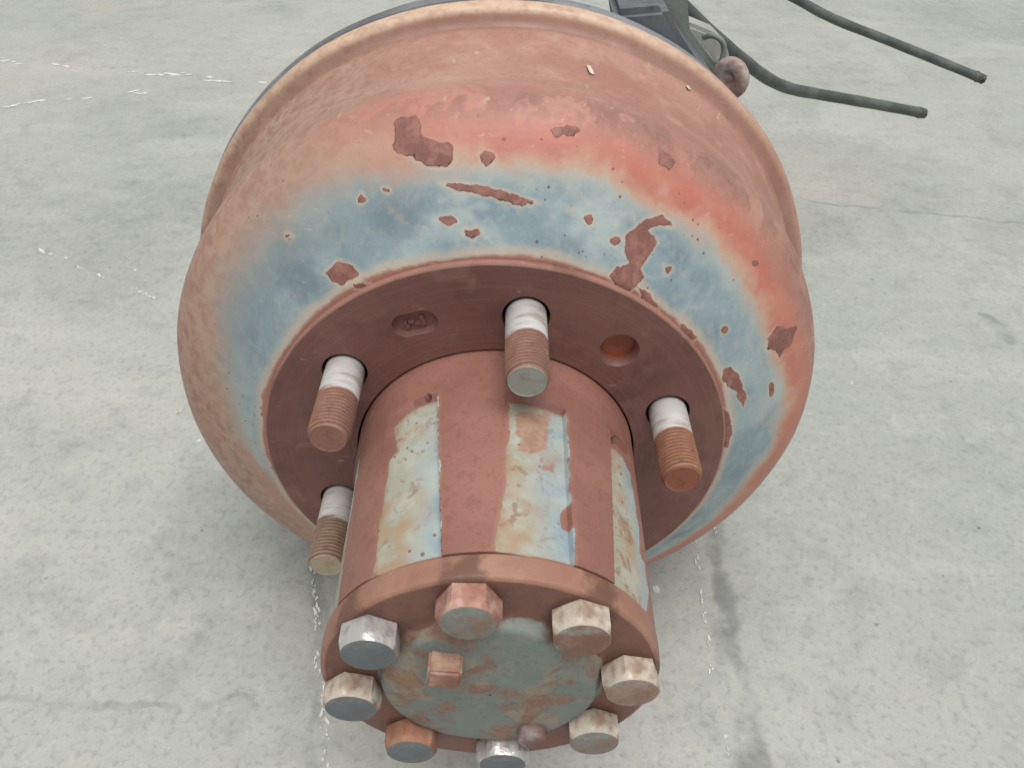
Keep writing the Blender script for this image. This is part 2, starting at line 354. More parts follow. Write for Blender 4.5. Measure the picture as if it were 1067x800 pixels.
def face_material():
    s = NT('dark_primer_face')
    K = 0.9
    a = s.noise(12, 4, 0.55); b = s.noise(70, 5, 0.6, off=2.0); f = s.noise(380, 3, 0.6, off=3.0)
    col = s.mix(s.ss(a, 0.35, 0.66), c(112,75,67,K), c(124,87,78,K))
    col = s.mix(s.m('MULTIPLY', s.ss(b, 0.52, 0.7), 0.35), col, c(98,63,56,K))
    rim = s.attr('rim')
    rm = s.ss(s.m('ADD', rim, s.m('MULTIPLY', s.m('SUBTRACT', b, 0.5), 0.012)), -0.009, 0.0)
    col = s.mix(s.m('MULTIPLY', rm, 0.6), col, c(178,134,118,K))
    # faint turning marks, dusty bloom and a greasy ring
    tv = s.t.nodes.new('ShaderNodeCombineXYZ'); s.put(tv.inputs[0], s.m('MULTIPLY', rim, 90.0)); s.put(tv.inputs[1], s.m('MULTIPLY', a, 1.5))
    tm = s.noise(1.0, 3, 0.7, vec=tv.outputs[0], off=2.0)
    col = s.mix(s.m('MULTIPLY', s.ss(tm, 0.45, 0.7), 0.28), col, c(140,102,92,K))
    col = s.mix(s.m('MULTIPLY', s.ss(s.noise(30, 3, 0.7, 0.8, off=12.0), 0.54, 0.70), 0.40), col, c(146,110,98,K))
    col = s.mix(s.m('MULTIPLY', s.ss(s.noise(22, 3, 0.7, 0.5, off=15.0), 0.55, 0.68), 0.40), col, c(90,60,54,K))
    # pale nicks
    ck = s.noise(1.0, 2, 0.5, vec=s.vm('MULTIPLY', s.co, (90, 90, 420)), off=1.0)
    nk = s.m('MULTIPLY', s.ss(ck, 0.70, 0.735), s.ss(s.noise(24, 1, off=6.0), 0.53, 0.62))
    col = s.mix(s.m('MULTIPLY', nk, 0.7), col, c(196,160,146,K))
    hc = s.attr('hole')
    col = s.mix(hc, col, s.mix(s.ss(b, 0.4, 0.6), c(150,82,58,K), c(128,72,54,K)))
    return s.fin(col, s.ss(b, 0.3, 0.7, 0.5, 0.66), s.bump(s.m('ADD', b, s.m('ADD', s.m('MULTIPLY', f, 0.4), s.m('MULTIPLY', tm, 0.5))), 0.0005, 0.6), spec=0.45)

def hub_material():
    s = NT('hub_paint'); K = 0.74
    paint = s.attr('paint'); side = s.attr('side'); rust = s.attr('rust'); wall = s.attr('wall')
    n1 = s.noise(20, 5, 0.6, 0.3); n2 = s.noise(60, 5, 0.65, 0.2, off=1.7); n3 = s.noise(190, 5, 0.65, off=4.0); n4 = s.noise(480, 3, 0.6, off=8.0)
    col = s.mix(s.ss(n1, 0.34, 0.68), c(150,104,91,.78), c(164,116,102,.78))
    col = s.mix(s.m('MULTIPLY', s.ss(n3, 0.52, 0.7), 0.35), col, c(136,86,76,K))
    nk = s.m('MULTIPLY', s.ss(s.noise(1.0, 3, 0.6, vec=s.vm('MULTIPLY', s.co, (110, 60, 110)), off=2.0), 0.70, 0.74), 0.65)
    col = s.mix(nk, col, c(206,172,154,K))
    col = s.mix(s.m('MULTIPLY', s.ss(n4, 0.52, 0.72), 0.25), col, c(126,80,70,K))
    pw0 = s.m('ADD', paint, s.m('ADD', s.m('MULTIPLY', s.m('SUBTRACT', n2, 0.5), 0.036), s.m('MULTIPLY', s.m('SUBTRACT', n3, 0.5), 0.018)))
    cr = s.mix(s.ss(n2, 0.4, 0.62), c(180,182,168,.84), c(168,167,150,.84))
    cr = s.mix(s.m('MULTIPLY', s.ss(s.noise(34, 4, 0.6, off=9.0), 0.44, 0.64), 0.85), cr, c(176,146,116,.8))
    cr = s.mix(s.m('MULTIPLY', s.ss(s.noise(90, 4, 0.7, 0.6, off=31.0), 0.56, 0.66), 0.7), cr, c(150,108,84,.78))
    cr = s.mix(s.m('MULTIPLY', s.ss(pw0, 0.03, 0.0), s.ss(n3, 0.4, 0.62, 0.15, 0.7)), cr, c(160,122,98,.8))
    cr = s.mix(s.m('MULTIPLY', s.ss(n3, 0.52, 0.72), 0.30), cr, c(160,140,118,.84))
    sd_ = s.m('ADD', side, s.m('MULTIPLY', s.m('SUBTRACT', n1, 0.5), 1.3))
    cr = s.mix(s.ss(sd_, 0.5, 1.1), cr, s.mix(s.ss(n2, 0.4, 0.64), c(150,168,176,.84), c(176,186,182,.84)))
    pits = s.m('MULTIPLY', s.ss(s.m('ADD', s.vor(170), s.m('MULTIPLY', n3, 0.42)), 0.31, 0.37, 1.0, 0.0), s.ss(s.noise(32, 2, off=20.0), 0.40, 0.54))
    cr = s.mix(s.m('MULTIPLY', pits, 0.85), cr, c(132,96,76,K))
    pw = pw0
    pm = s.ss(pw, -0.002, 0.002)
    col = s.mix(s.m('MULTIPLY', s.ss(pw, -0.014, 0.0), 0.30), col, c(190,150,132,K))
    col = s.mix(pm, col, cr)
    rw = s.m('ADD', rust, s.m('ADD', s.m('MULTIPLY', s.m('SUBTRACT', n2, 0.5), 0.07), s.m('MULTIPLY', s.m('SUBTRACT', n3, 0.5), 0.05)))
    col = s.mix(s.m('MULTIPLY', s.ss(rw, -0.006, 0.010), 0.75), col, s.mix(s.ss(n3, 0.4, 0.65), c(188,142,116,K), c(170,122,100,K)))
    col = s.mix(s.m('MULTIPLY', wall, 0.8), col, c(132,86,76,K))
    h = s.m('ADD', s.m('MULTIPLY', n3, 0.35), s.m('ADD', s.m('MULTIPLY', n4, 0.2), s.m('MULTIPLY', pm, 0.9)))
    return s.fin(col, s.ss(n2, 0.3, 0.7, 0.46, 0.62), s.bump(h, 0.0006, 0.6), spec=0.45)

def cap_material():
    s = NT('cap_paint'); K = 0.85
    disc = s.attr('disc')
    n1 = s.noise(26, 5, 0.6, 0.5); n2 = s.noise(80, 5, 0.65, 0.3, off=1.7); n3 = s.noise(260, 4, 0.65, off=4.0)
    col = s.mix(s.ss(n1, 0.36, 0.66), c(156,112,95,K), c(168,126,108,K))
    col = s.mix(s.m('MULTIPLY', s.ss(n2, 0.5, 0.7), 0.35), col, c(176,136,116,K))
    front_face = s.attr('front_face'); gm = s.ss(s.m('ADD', front_face, s.m('MULTIPLY', s.m('SUBTRACT', n1, 0.5), 0.8)), 0.35, 0.65)
    col = s.mix(s.m('MULTIPLY', gm, 0.85), col, s.mix(s.ss(n2, 0.4, 0.6), c(108,72,61,K), c(124,86,73,K)))  # darker brown over the whole front face of the cap
    tl = s.mix(s.ss(n2, 0.36, 0.64), c(114,124,119,K), c(130,135,126,K))
    tl = s.mix(s.m('MULTIPLY', s.ss(s.noise(44, 5, 0.6, off=6.0), 0.5, 0.6), 0.65), tl, c(158,140,116,K))
    rr = s.noise(38, 6, 0.66, 0.6, off=11.0)
    tl = s.mix(s.m('MULTIPLY', s.ss(rr, 0.50, 0.60), 0.8), tl, s.mix(s.ss(n3, 0.4, 0.6), c(130,92,74,K), c(150,112,90,K)))
    tl = s.mix(s.m('MULTIPLY', s.ss(n3, 0.52, 0.7), 0.35), tl, c(104,96,84,K))
    dm = s.ss(s.m('ADD', disc, s.m('MULTIPLY', s.m('SUBTRACT', n2, 0.5), 0.05)), -0.004, 0.004)
    col = s.mix(dm, col, tl)
    pk = s.ss(s.m('ADD', s.attr('pack'), s.m('MULTIPLY', s.m('SUBTRACT', n2, 0.5), 0.10)), 0.135, 0.100)
    col = s.mix(s.m('MULTIPLY', pk, 0.75), col, c(98,70,56,K))      # dirt packed round the bolt heads
    h = s.m('ADD', s.m('MULTIPLY', n2, 0.5), s.m('ADD', s.m('MULTIPLY', n3, 0.3), s.m('MULTIPLY', pk, 0.5)))
    return s.fin(col, s.ss(n2, 0.3, 0.7, 0.48, 0.68), s.bump(h, 0.0009, 0.6), spec=0.45)

# ------------------------------------------------------------------ the assembly
BASE = W(0, FLOOR_Y, -0.6)
root = bpy.data.objects.new('brake_drum_and_hub', None); COL.objects.link(root); root.location = BASE
root.empty_display_size = 0.05
root['label'] = 'rusty brake drum with patches of blue paint and bolted wheel hub resting on concrete'
root['category'] = 'wheel hub'
OFF = -BASE

CHIPS = [
  [(0.60,1.30),(0.63,1.285),(0.66,1.26),(0.64,1.24),(0.60,1.27)],
  [(0.20,1.385),(0.26,1.395),(0.31,1.38),(0.28,1.362),(0.22,1.368)],
  [(-0.351,1.386),(-0.324,1.406),(-0.272,1.414),(-0.26,1.393),(-0.266,1.371),(-0.235,1.356),(-0.201,1.347),(-0.15,1.344),(-0.143,1.301),(-0.167,1.284),(-0.218,1.287),(-0.263,1.296),(-0.28,1.316),(-0.322,1.314),(-0.353,1.325)],
  [(0.009,1.312),(-0.005,1.298),(-0.028,1.289),(-0.046,1.303),(-0.05,1.321),(-0.027,1.328),(-0.002,1.328)],
  [(-0.191,1.233),(-0.133,1.241),(-0.082,1.233),(-0.014,1.226),(0.054,1.206),(0.167,1.178),(0.105,1.173),(0.037,1.188),(-0.048,1.205),(-0.123,1.212)],
  [(-0.049,1.086),(-0.062,1.077),(-0.083,1.07),(-0.099,1.08),(-0.102,1.092),(-0.081,1.097),(-0.059,1.098)],
  [(-0.138,1.125),(-0.151,1.119),(-0.172,1.114),(-0.188,1.12),(-0.191,1.127),(-0.17,1.131),(-0.148,1.132)],
  [(-0.752,1.015),(-0.763,1.003),(-0.778,0.993),(-0.789,1.003),(-0.79,1.016),(-0.775,1.024),(-0.759,1.027)],
  [(-0.465,1.168),(-0.472,1.16),(-0.484,1.154),(-0.491,1.161),(-0.493,1.171),(-0.482,1.176),(-0.47,1.177)],
  [(-0.369,1.206),(-0.375,1.199),(-0.386,1.195),(-0.394,1.2),(-0.396,1.208),(-0.385,1.211),(-0.374,1.212)],
  [(-0.509,0.928),(-0.534,0.902),(-0.571,0.877),(-0.609,0.888),(-0.633,0.909),(-0.602,0.936),(-0.567,0.958),(-0.527,0.951)],
  [(-0.455,0.891),(-0.47,0.882),(-0.498,0.867),(-0.517,0.871),(-0.521,0.884),(-0.495,0.891),(-0.469,0.892)],
  [(0.551,1.104),(0.616,1.109),(0.663,1.066),(0.6,1.074),(0.575,1.065),(0.6,1.015),(0.573,0.972),(0.545,0.944),(0.562,0.91),(0.502,0.865),(0.445,0.902),(0.422,0.925),(0.449,0.962),(0.496,0.966),(0.476,1.009),(0.481,1.06),(0.516,1.078)],
  [(0.677,0.921),(0.667,0.91),(0.65,0.904),(0.636,0.92),(0.632,0.937),(0.649,0.941),(0.667,0.938)],
  [(0.468,1.04),(0.458,1.033),(0.441,1.03),(0.429,1.039),(0.426,1.05),(0.442,1.052),(0.459,1.05)],
  [(0.358,1.119),(0.352,1.109),(0.341,1.104),(0.333,1.115),(0.331,1.127),(0.342,1.131),(0.353,1.131)],
  [(1.155,0.595),(1.219,0.561),(1.275,0.551),(1.262,0.515),(1.253,0.485),(1.219,0.458),(1.207,0.42),(1.173,0.468),(1.126,0.502),(1.126,0.553)],
  [(0.937,0.479),(0.967,0.486),(1.013,0.417),(1.062,0.321),(1.061,0.254),(1.014,0.331),(0.969,0.386),(0.931,0.434)],
  [(0.927,0.649),(0.921,0.641),(0.908,0.638),(0.897,0.652),(0.893,0.665),(0.905,0.667),(0.919,0.663)],
  [(1.04,0.871),(1.033,0.864),(1.02,0.862),(1.009,0.874),(1.005,0.886),(1.018,0.887),(1.032,0.883)],
  [(1.207,0.282),(1.206,0.256),(1.198,0.244),(1.182,0.278),(1.172,0.315),(1.181,0.324),(1.194,0.319)],
  [(0.932,0.22),(0.949,0.286),(0.992,0.253),(1.035,0.121),(1.026,0.021),(0.975,0.093)],
  [(0.533,0.882),(0.564,0.868),(0.596,0.832),(0.627,0.79),(0.597,0.802),(0.56,0.834)],
  [(0.701,0.731),(0.741,0.707),(0.791,0.651),(0.778,0.635),(0.733,0.682)],
]
def table(deg, pts):
    pts = sorted(pts); a = np.array([p[0] for p in pts], float); v = np.array([p[1] for p in pts], float)
    return np.interp(deg, np.r_[a[-1]-360, a, a[0]+360], np.r_[v[-1], v, v[0]])

# --- brake drum shell
prof = smooth_prof([(0.93,-0.03),(1.0,-0.028),(1.03,-0.034),(1.28,-0.17),(1.39,-0.245),(1.46,-0.33),(1.485,-0.42),(1.477,-0.50),(1.464,-0.56),(1.461,-0.63),(1.482,-0.88),(1.515,-1.01)], 0.0062)
lipp = smooth_prof([(1.515,-1.01),(1.53,-1.024),(1.56,-1.036),(1.582,-1.046),(1.590,-1.07),(1.591,-1.13),(1.56,-1.14),(1.40,-1.14)], 0.008, 1)[1:]
prof = np.r_[prof, lipp]; NTH = 1100
P = lathe_pts(prof, NTH)
th = np.degrees(np.arctan2(P[...,1], P[...,0])); rr = np.hypot(P[...,0], P[...,1]); zz = P[...,2]
# slight unevenness of a worn casting
for k, (a, ph) in {2: (.0016, .4), 5: (.0012, 1.9), 9: (.0010, .2), 17: (.0006, 2.0)}.items():
    w = 1+a*np.cos(np.radians(th)*k+ph); P[...,0] *= w; P[...,1] *= w
P[...,0] += 0.014*np.clip((-zz-0.55)/0.45, 0, 1)                # the drum sits a touch askew on its hub
RB = [(-158,1.03),(-175,1.09),(162,1.18),(151,1.29),(138,1.33),(127,1.34),(119,1.345),(103,1.30),(83,1.285),(63,1.287),(50,1.276),(37,1.254),(22,1.25),(8,1.284),(-6,1.278),(-17,1.23),(-40,1.2),(-90,1.15),(-130,1.08)]
front = zz > -0.46
blue = np.where(front, table(th, RB)-rr, -0.5)
orange = np.where(front, table(th, [(-60,.35),(-20,.75),(20,.95),(60,1.),(97,.9),(107,.45),(118,.12),(135,.1),(160,.12),(-160,.1)]), 0.0)
tan = table(th, [(-60,.05),(60,.0),(100,.12),(112,.5),(128,.9),(160,1.0),(-160,1.0),(-120,.5)])*np.clip((rr-1.05)/.15, 0, 1)
smear = np.where((zz > -0.62), table(th, [(-60,.2),(10,.6),(30,.8),(60,1),(95,.8),(112,.3),(140,.25),(180,.2)])*np.exp(-((zz+0.355)/0.09)**2)*1.1, 0)
chip = np.full(th.shape, -0.05)
for q in CHIPS: poly_sdf(np.where(front, P[...,0], 9), P[...,1], q, chip)
lip = np.clip((-zz-1.034)/0.006, 0, 1)*table(th, [(-60,.1),(20,.12),(50,.45),(70,.9),(112,.9),(132,.45),(160,.15)])
edge = np.where(front, 1.03-rr, -0.5)
dmesh = grid_mesh('brake_drum', P, dict(blue=blue, orange=orange, tan=tan, chip=chip, lip=lip, smear=smear, edge=edge, lip_shade=np.exp(-((zz+1.012)/0.022)**2)*0.8, pale=np.exp(-((th-84)/26)**2)*np.exp(-((rr-1.18)/0.10)**2)))
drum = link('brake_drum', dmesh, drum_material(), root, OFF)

# curled paint flakes standing off the shell
def flake(px, py, w, h, rot, nz):
    i = np.unravel_index(np.argmin((P[...,0]-px)**2+(P[...,1]-py)**2+np.where(zz < nz-0.06, 9, 0)+np.where(zz > nz+0.06, 9, 0)), P.shape[:2])
    c0 = P[i]; tt = P[i[0], (i[1]+1) % NTH]-P[i[0], i[1]-1]; tt /= np.linalg.norm(tt); ss_ = P[i[0]+1, i[1]]-P[i[0]-1, i[1]]; ss_ /= np.linalg.norm(ss_)
    nn = np.cross(tt, ss_); nn *= np.sign(nn[0]*c0[0]+nn[1]*c0[1]+1e-6) if abs(nn[2]) < .5 else np.sign(nn[2])
    G = np.empty((7, 6, 3)); rf = np.random.default_rng(int(abs(px)*1000))
    for a in range(7):
        for b in range(6):
            u, v = (a/6-.5)*h, (b/5-.5)*w*(1-0.5*(a/6-.4)**2)*(1+rf.uniform(-.12, .12))
            uu, vv = u*math.cos(rot)-v*math.sin(rot), u*math.sin(rot)+v*math.cos(rot)
            G[a, b] = c0+ss_*uu+tt*vv+nn*(0.004+0.9*abs(v)*max(0, b/5-.3)*0.6)
    me = grid_mesh('paint_flake', G, wrap=False); o = link('paint_flake', me, flake_m, drum)
    md = o.modifiers.new('thick', 'SOLIDIFY'); md.thickness = 0.0004
flake_m = rusty('flake_paint', c(214,200,182,.9), c(170,150,130,.9), c(226,216,200,.9), 3)
flake(0.365, 1.41, 0.022, 0.07, 0.2, -0.80)
flake(0.82, 1.27, 0.028, 0.022, 0.6, -1.0)

# --- mounting face: a ring with real stud holes, a blind hole and an oval recess
STUD_R, STUD_A, STUD_RAD = 0.775, math.degrees(1.4132), 0.079
def face_ring():
    fp = [(0.606,-0.14),(0.606,-0.002),(0.608,0.0),(0.992,0.0),(1.0,-0.006),(1.0,-0.14)]
    Pf = lathe_pts(fp+[fp[0]], 240)[:-1]
    nr, nc = Pf.shape[:2]
    bm = bmesh.new(); vs = [[bm.verts.new(W(*Pf[i,j])) for j in range(nc)] for i in range(nr)]
    for i in range(nr):
        for j in range(nc): bm.faces.new((vs[i][j], vs[(i+1)%nr][j], vs[(i+1)%nr][(j+1)%nc], vs[i][(j+1)%nc]))
    bmesh.ops.recalc_face_normals(bm, faces=bm.faces[:])
    me = bpy.data.meshes.new('mounting_face'); bm.to_mesh(me); bm.free(); return me
def cutter(rings, cx, cy, seg=40, oval=None, rot=0.0):
    """rings: (radius, z); oval = half length of the straight part"""
    bm = bmesh.new(); L = []
    for r, z in rings:
        row = []
        for k in range(seg):
            a = 2*PI*k/seg; x, y = r*math.cos(a), r*math.sin(a)
            if oval: x += oval*(1 if math.cos(a) > 1e-6 else -1 if math.cos(a) < -1e-6 else 0)
            row.append(bm.verts.new(W(cx+x*math.cos(rot)-y*math.sin(rot), cy+x*math.sin(rot)+y*math.cos(rot), z)))
        L.append(row)
    for a, b in zip(L[:-1], L[1:]):
        for k in range(seg): bm.faces.new((a[k], a[(k+1)%seg], b[(k+1)%seg], b[k]))
    bm.faces.new(L[0]); bm.faces.new(L[-1][::-1]); bmesh.ops.recalc_face_normals(bm, faces=bm.faces[:])
    me = bpy.data.meshes.new('cutter'); bm.to_mesh(me); bm.free()
    o = bpy.data.objects.new('cutter', me); COL.objects.link(o); return o
fmesh = face_ring(); fobj = bpy.data.objects.new('mounting_face', fmesh); COL.objects.link(fobj)
cut = []
for k in range(6):
    a = math.radians(STUD_A+60*k); cut.append(cutter([(0.0915,-0.2),(0.0915,-0.006),(0.097,0.02)], STUD_R*math.cos(a), STUD_R*math.sin(a)))
a = math.radians(STUD_A-30); HX, HY = 0.778*math.cos(a), 0.778*math.sin(a)
cut.append(cutter([(0.064,-0.045),(0.068,-0.02),(0.086,0.01)], HX, HY))
a = math.radians(112.5); OX, OY = 0.79*math.cos(a), 0.79*math.sin(a)
cut.append(cutter([(0.040,-0.022),(0.048,-0.016),(0.056,0.008)], OX, OY, oval=0.038, rot=a+PI/2-0.12))
for q in cut:
    md = fobj.modifiers.new('b', 'BOOLEAN'); md.operation = 'DIFFERENCE'; md.object = q; md.solver = 'EXACT'
bpy.context.view_layer.update()
fm2 = bpy.data.meshes.new_from_object(fobj.evaluated_get(bpy.context.evaluated_depsgraph_get()))
bpy.data.objects.remove(fobj)
for q in cut: bpy.data.objects.remove(q)
fm2.name = 'mounting_face'; autosmooth(fm2, 30); fm2.materials.clear()
co = np.empty(len(fm2.vertices)*3); fm2.vertices.foreach_get('co', co); co = co.reshape(-1, 3)/U
r_ = np.hypot(co[:,0], co[:,2])
at = fm2.attributes.new('rim', 'FLOAT', 'POINT'); at.data.foreach_set('value', (r_-1.0).astype(np.float32))
hol = (np.hypot(co[:,0]-HX, co[:,2]-HY) < 0.069) & (co[:,1] > 0.040)
at = fm2.attributes.new('hole', 'FLOAT', 'POINT'); at.data.foreach_set('value', hol.astype(np.float32))
face = link('mounting_face', fm2, face_material(), drum)
# cast mark in the oval recess
bm = bmesh.new()
for dx, dy, w, h in ((-0.030,0.0,0.008,0.022),(-0.008,0.006,0.012,0.010),(0.016,-0.004,0.016,0.008),(0.034,0.004,0.007,0.018)):
    an = math.radians(112.5)+PI/2-0.12; ct, sn = math.cos(an), math.sin(an)
    b0 = len(bm.verts)
    vs = [bm.verts.new(W(OX+(dx+sx*w)*ct-(dy+sy*h)*sn, OY+(dx+sx*w)*sn+(dy+sy*h)*ct, z)) for z in (-0.03,-0.013) for sx, sy in ((-1,-1),(1,-1),(1,1),(-1,1))]
    for f in ((0,1,2,3),(4,7,6,5),(0,4,5,1),(1,5,6,2),(2,6,7,3),(3,7,4,0)): bm.faces.new([vs[i] for i in f])
link('cast_mark', bm_mesh('cast_mark', bm), rusty('cast_mark_metal', c(112,74,66,.9), c(84,56,50,.9), c(128,88,78,.9)), drum)

# --- hub barrel with cast flutes between the bolt bosses
LEFT = [(110.6,0.222),(110.0,0.31),(104.8,0.981),(130.6,0.96),(129.9,0.798),(130.1,0.716),(129.3,0.547),(130.0,0.45),(127.2,0.419),(129.2,0.29),(124.1,0.24),(115.7,0.225)]
CENT = [(84.0,0.285),(62.6,0.272),(62.5,0.334),(62.5,0.474),(62.5,0.63),(62.8,0.691),(65.6,0.743),(65.6,0.803),(61.8,0.808),(62.7,0.96),(88.0,0.968),(87.4,0.846),(85.1,0.663),(84.3,0.435)]
RIGHT = [(36.9,0.26),(27.8,0.25),(22.4,0.308),(21.3,0.471),(20.0,0.553),(22.4,0.68),(19.2,0.707),(18.5,0.823),(24.4,0.96),(43.3,0.95),(43.4,0.756),(40.6,0.477)]
RUST = [[(80.9,0.331),(68.2,0.283),(68.9,0.47),(74.3,0.511),(82.0,0.508)], [(74.4,0.57),(68.2,0.546),(68.3,0.573),(73.8,0.595)]]
zs = np.linspace(-0.12, 0.95, 300); nh = 1000
tht = np.arange(nh)/nh*360; TH, ZZ = np.meshgrid(tht, zs)
r0 = np.interp(ZZ, [0, 0.95], [0.598, 0.578])
depth = np.zeros_like(TH); wall = np.zeros_like(TH)
def dang(a, b): return (a-b+180) % 360-180
for kf in range(8):
    ctr = 30.5+45*kf; hw = 13.2
    d = dang(TH, ctr)
    s_ = math.cos(math.radians(ctr))                # draft of the mould: the step faces the parting line
    steep = abs(s_)
    ramp = np.clip(0.5+0.5*d/hw*(1 if s_ > 0 else -1), 0, 1)
    if math.sin(math.radians(ctr)) < 0: ramp = np.clip(0.5-0.5*d/hw*(-1 if s_ > 0 else 1), 0, 1)
    dep = (0.050*ramp*steep if steep > 0.4 else 0.026*(1-ramp))
    z0 = 0.205 if steep > 0.4 else 0.255
    ds = d*(1 if s_ > 0 else -1) if steep > 0.4 else d      # the step side drifts outward along the barrel
    ins = (ds > -12.8) & (ds < 9.3+6.6*np.clip((ZZ-0.2)/0.75, 0, 1))
    zramp = np.clip((ZZ-(z0-0.012))/0.024, 0, 1)
    depth += np.where(ins, dep*zramp, 0)
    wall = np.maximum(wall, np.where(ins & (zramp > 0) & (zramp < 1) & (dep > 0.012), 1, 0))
for ha, hz in ((115.0, 0.20), (34.5, 0.215)):
    d = np.hypot(dang(TH, ha)*PI/180*0.59, ZZ-hz); depth += np.where(d < 0.013, 0.05, 0)
r1 = r0-depth
Ph = np.stack([r1*np.cos(np.radians(TH)), r1*np.sin(np.radians(TH)), ZZ], -1)
paint = np.full(TH.shape, -0.05); rustf = np.full(TH.shape, -0.05); ax_ = TH*PI/180*0.585
k_ = PI/180*0.585
for q in (LEFT, CENT, RIGHT): poly_sdf(ax_, ZZ, [(a*k_, z) for a, z in q], paint)
for kf in range(3, 8):
    ct = 30.5+45*kf; poly_sdf(ax_, ZZ, [((ct+a)*k_, z) for a, z in ((-12,.25),(-13,.6),(-12,.96),(12,.96),(11,.6),(12,.24))], paint)
for q in RUST: poly_sdf(ax_, ZZ, [(a*k_, z) for a, z in q], rustf)
side = np.zeros_like(TH)
for kf in range(8):
    d = dang(TH, 30.5+45*kf); side = np.where(np.abs(d) < 22.5, np.clip(0.5-d/26, 0, 1), side)
hmesh = grid_mesh('hub', Ph, dict(paint=paint, side=side, rust=rustf, wall=wall), caps=True)
autosmooth(hmesh, 40)
hub = link('hub', hmesh, hub_material(), root, OFF)

# --- end cap with a raised disc, eight bolts and a square plug
cp = smooth_prof([(0.566,0.945),(0.566,0.956),(0.579,0.957),(0.581,0.966),(0.579,1.03),(0.574,1.041),(0.560,1.046)], 0.004, 1)
cp2 = smooth_prof([(0.560,1.046),(0.41,1.044),(0.385,1.046),(0.372,1.06),(0.366,1.080),(0.35,1.090),(0.20,1.097),(0.004,1.100)], 0.006, 2)[1:]
cpr = np.r_[cp, cp2]
Pc = lathe_pts(cpr, 480)
tc = np.arctan2(Pc[...,1], Pc[...,0]); rc = np.hypot(Pc[...,0], Pc[...,1])
Pc[...,2] += np.where(rc < 0.36, 0.004*np.sin(7*Pc[...,0]*3+1)*np.cos(Pc[...,1]*15), 0)
disc = 0.385-rc
BA = np.radians([8.0,53.0,97.0,142.0,186.0,231.5,275.0,321.5])
pack = np.min([np.hypot(Pc[...,0]-0.474*math.cos(a), Pc[...,1]-0.474*math.sin(a)) for a in BA], axis=0)
cap = link('hub_cap', grid_mesh('hub_cap', Pc, dict(disc=disc, front_face=np.clip((0.572-rc)/0.02, 0, 1), pack=pack)), cap_material(), root, OFF)

def worn_metal(name, body, rust, bare, k_bare, metal=0.0, rough=0.5):
    s = NT(name)
    a = s.noise(46, 4, 0.6, 0.4); b = s.noise(170, 5, 0.65, off=2.0)
    col = s.mix(s.ss(a, 0.38, 0.66), body, rust)
    bk = s.ss(s.noise(55, 4, 0.6, off=5.0), 0.58-0.3*k_bare, 0.74-0.3*k_bare)
    col = s.mix(bk, col, bare)
    col = s.mix(s.m('MULTIPLY', s.ss(s.m('ADD', b, s.m('MULTIPLY', a, 0.4)), 0.66, 0.90), 0.38), col, c(118,94,80,.85))
    return s.fin(col, s.ss(bk, 0, 1, rough+0.1, rough-0.15), s.bump(s.m('ADD', b, a), 0.0009, 0.6), metal, 0.5)
def hexbolt(name, rot, mats, af=0.0875, hh=0.088, tilt=0.0):
    """hex head with chamfered crown standing on a short collar; slot 0 sides, slot 1 crown"""
    bm = bmesh.new(); rc_ = af/math.cos(PI/6); n = 36
    def ring(f, z):
        row = []
        for k in range(n):
            a = 2*PI*k/n+rot; h = af/math.cos((a-rot+PI/6) % (PI/3)-PI/6)
            r = f(h); row.append(bm.verts.new(Vector((r*math.cos(a)*U, -z(h)*U, r*math.sin(a)*U))))
        return row
    zc = lambda top: (lambda h: top-max(0, (h-af*1.0)*0.62))
    rows = [ring(lambda h: af*0.86, lambda h: -0.004), ring(lambda h: h*0.985, lambda h: 0.004), ring(lambda h: h, lambda h: 0.010), ring(lambda h: h, lambda h: hh-0.010-max(0,(h-af)*0.75)),
            ring(lambda h: min(h, af*1.0)*0.985, lambda h: hh-0.002), ring(lambda h: af*0.86, lambda h: hh)]
    for i, (p, q) in enumerate(zip(rows[:-1], rows[1:])):
        for k in range(n):
            f = bm.faces.new((p[k], p[(k+1)%n], q[(k+1)%n], q[k])); f.material_index = 1 if i >= 4 else 0
    f = bm.faces.new(rows[-1]); f.material_index = 1
    bmesh.ops.recalc_face_normals(bm, faces=bm.faces[:])
    me = bpy.data.meshes.new(name); bm.to_mesh(me); bm.free(); autosmooth(me, 28)
    return me
KB = 0.85
silver = worn_metal('bare_steel', c(178,174,166,KB), c(138,104,84,KB), c(206,204,198,.85), 0.75, 0.45, 0.44)
cream = worn_metal('worn_cream_paint', c(168,146,126,KB), c(142,104,84,KB), c(204,194,178,KB), 0.45)
pink = worn_metal('pink_primer', c(172,122,106,KB), c(146,98,84,KB), c(198,162,146,KB), 0.3)
orange_m = worn_metal('orange_rust', c(164,114,88,KB), c(146,98,76,KB), c(178,138,112,KB), 0.25)
greyfront = worn_metal('blue_grey_paint', c(110,118,120,KB), c(96,106,112,KB), c(128,128,124,KB), 0.2)
tealfront = worn_metal('teal_grey_paint', c(128,140,136,KB), c(140,116,98,KB), c(140,146,140,KB), 0.3)
rustfront = worn_metal('rust_front', c(146,108,90,KB), c(126,90,76,KB), c(150,150,142,KB), 0.35)
tanfront = worn_metal('tan_front', c(168,142,122,KB), c(146,114,96,KB), c(140,142,136,KB), 0.3)
BOLTS = [(8.0,.30,cream,tanfront),(53.0,.08,cream,rustfront),(97.0,.50,pink,tealfront),(142.0,.02,silver,greyfront),(186.0,.22,cream,greyfront),(231.5,.12,orange_m,greyfront),(275.0,.40,silver,greyfront),(321.5,.05,cream,tealfront)]
for i, (a, rot, m1, m2) in enumerate(BOLTS):
    ar = math.radians(a); o = link('cap_bolt', hexbolt('cap_bolt', rot, None), [m1, m2], cap, W(0.474*math.cos(ar), 0.474*math.sin(ar), 1.044))
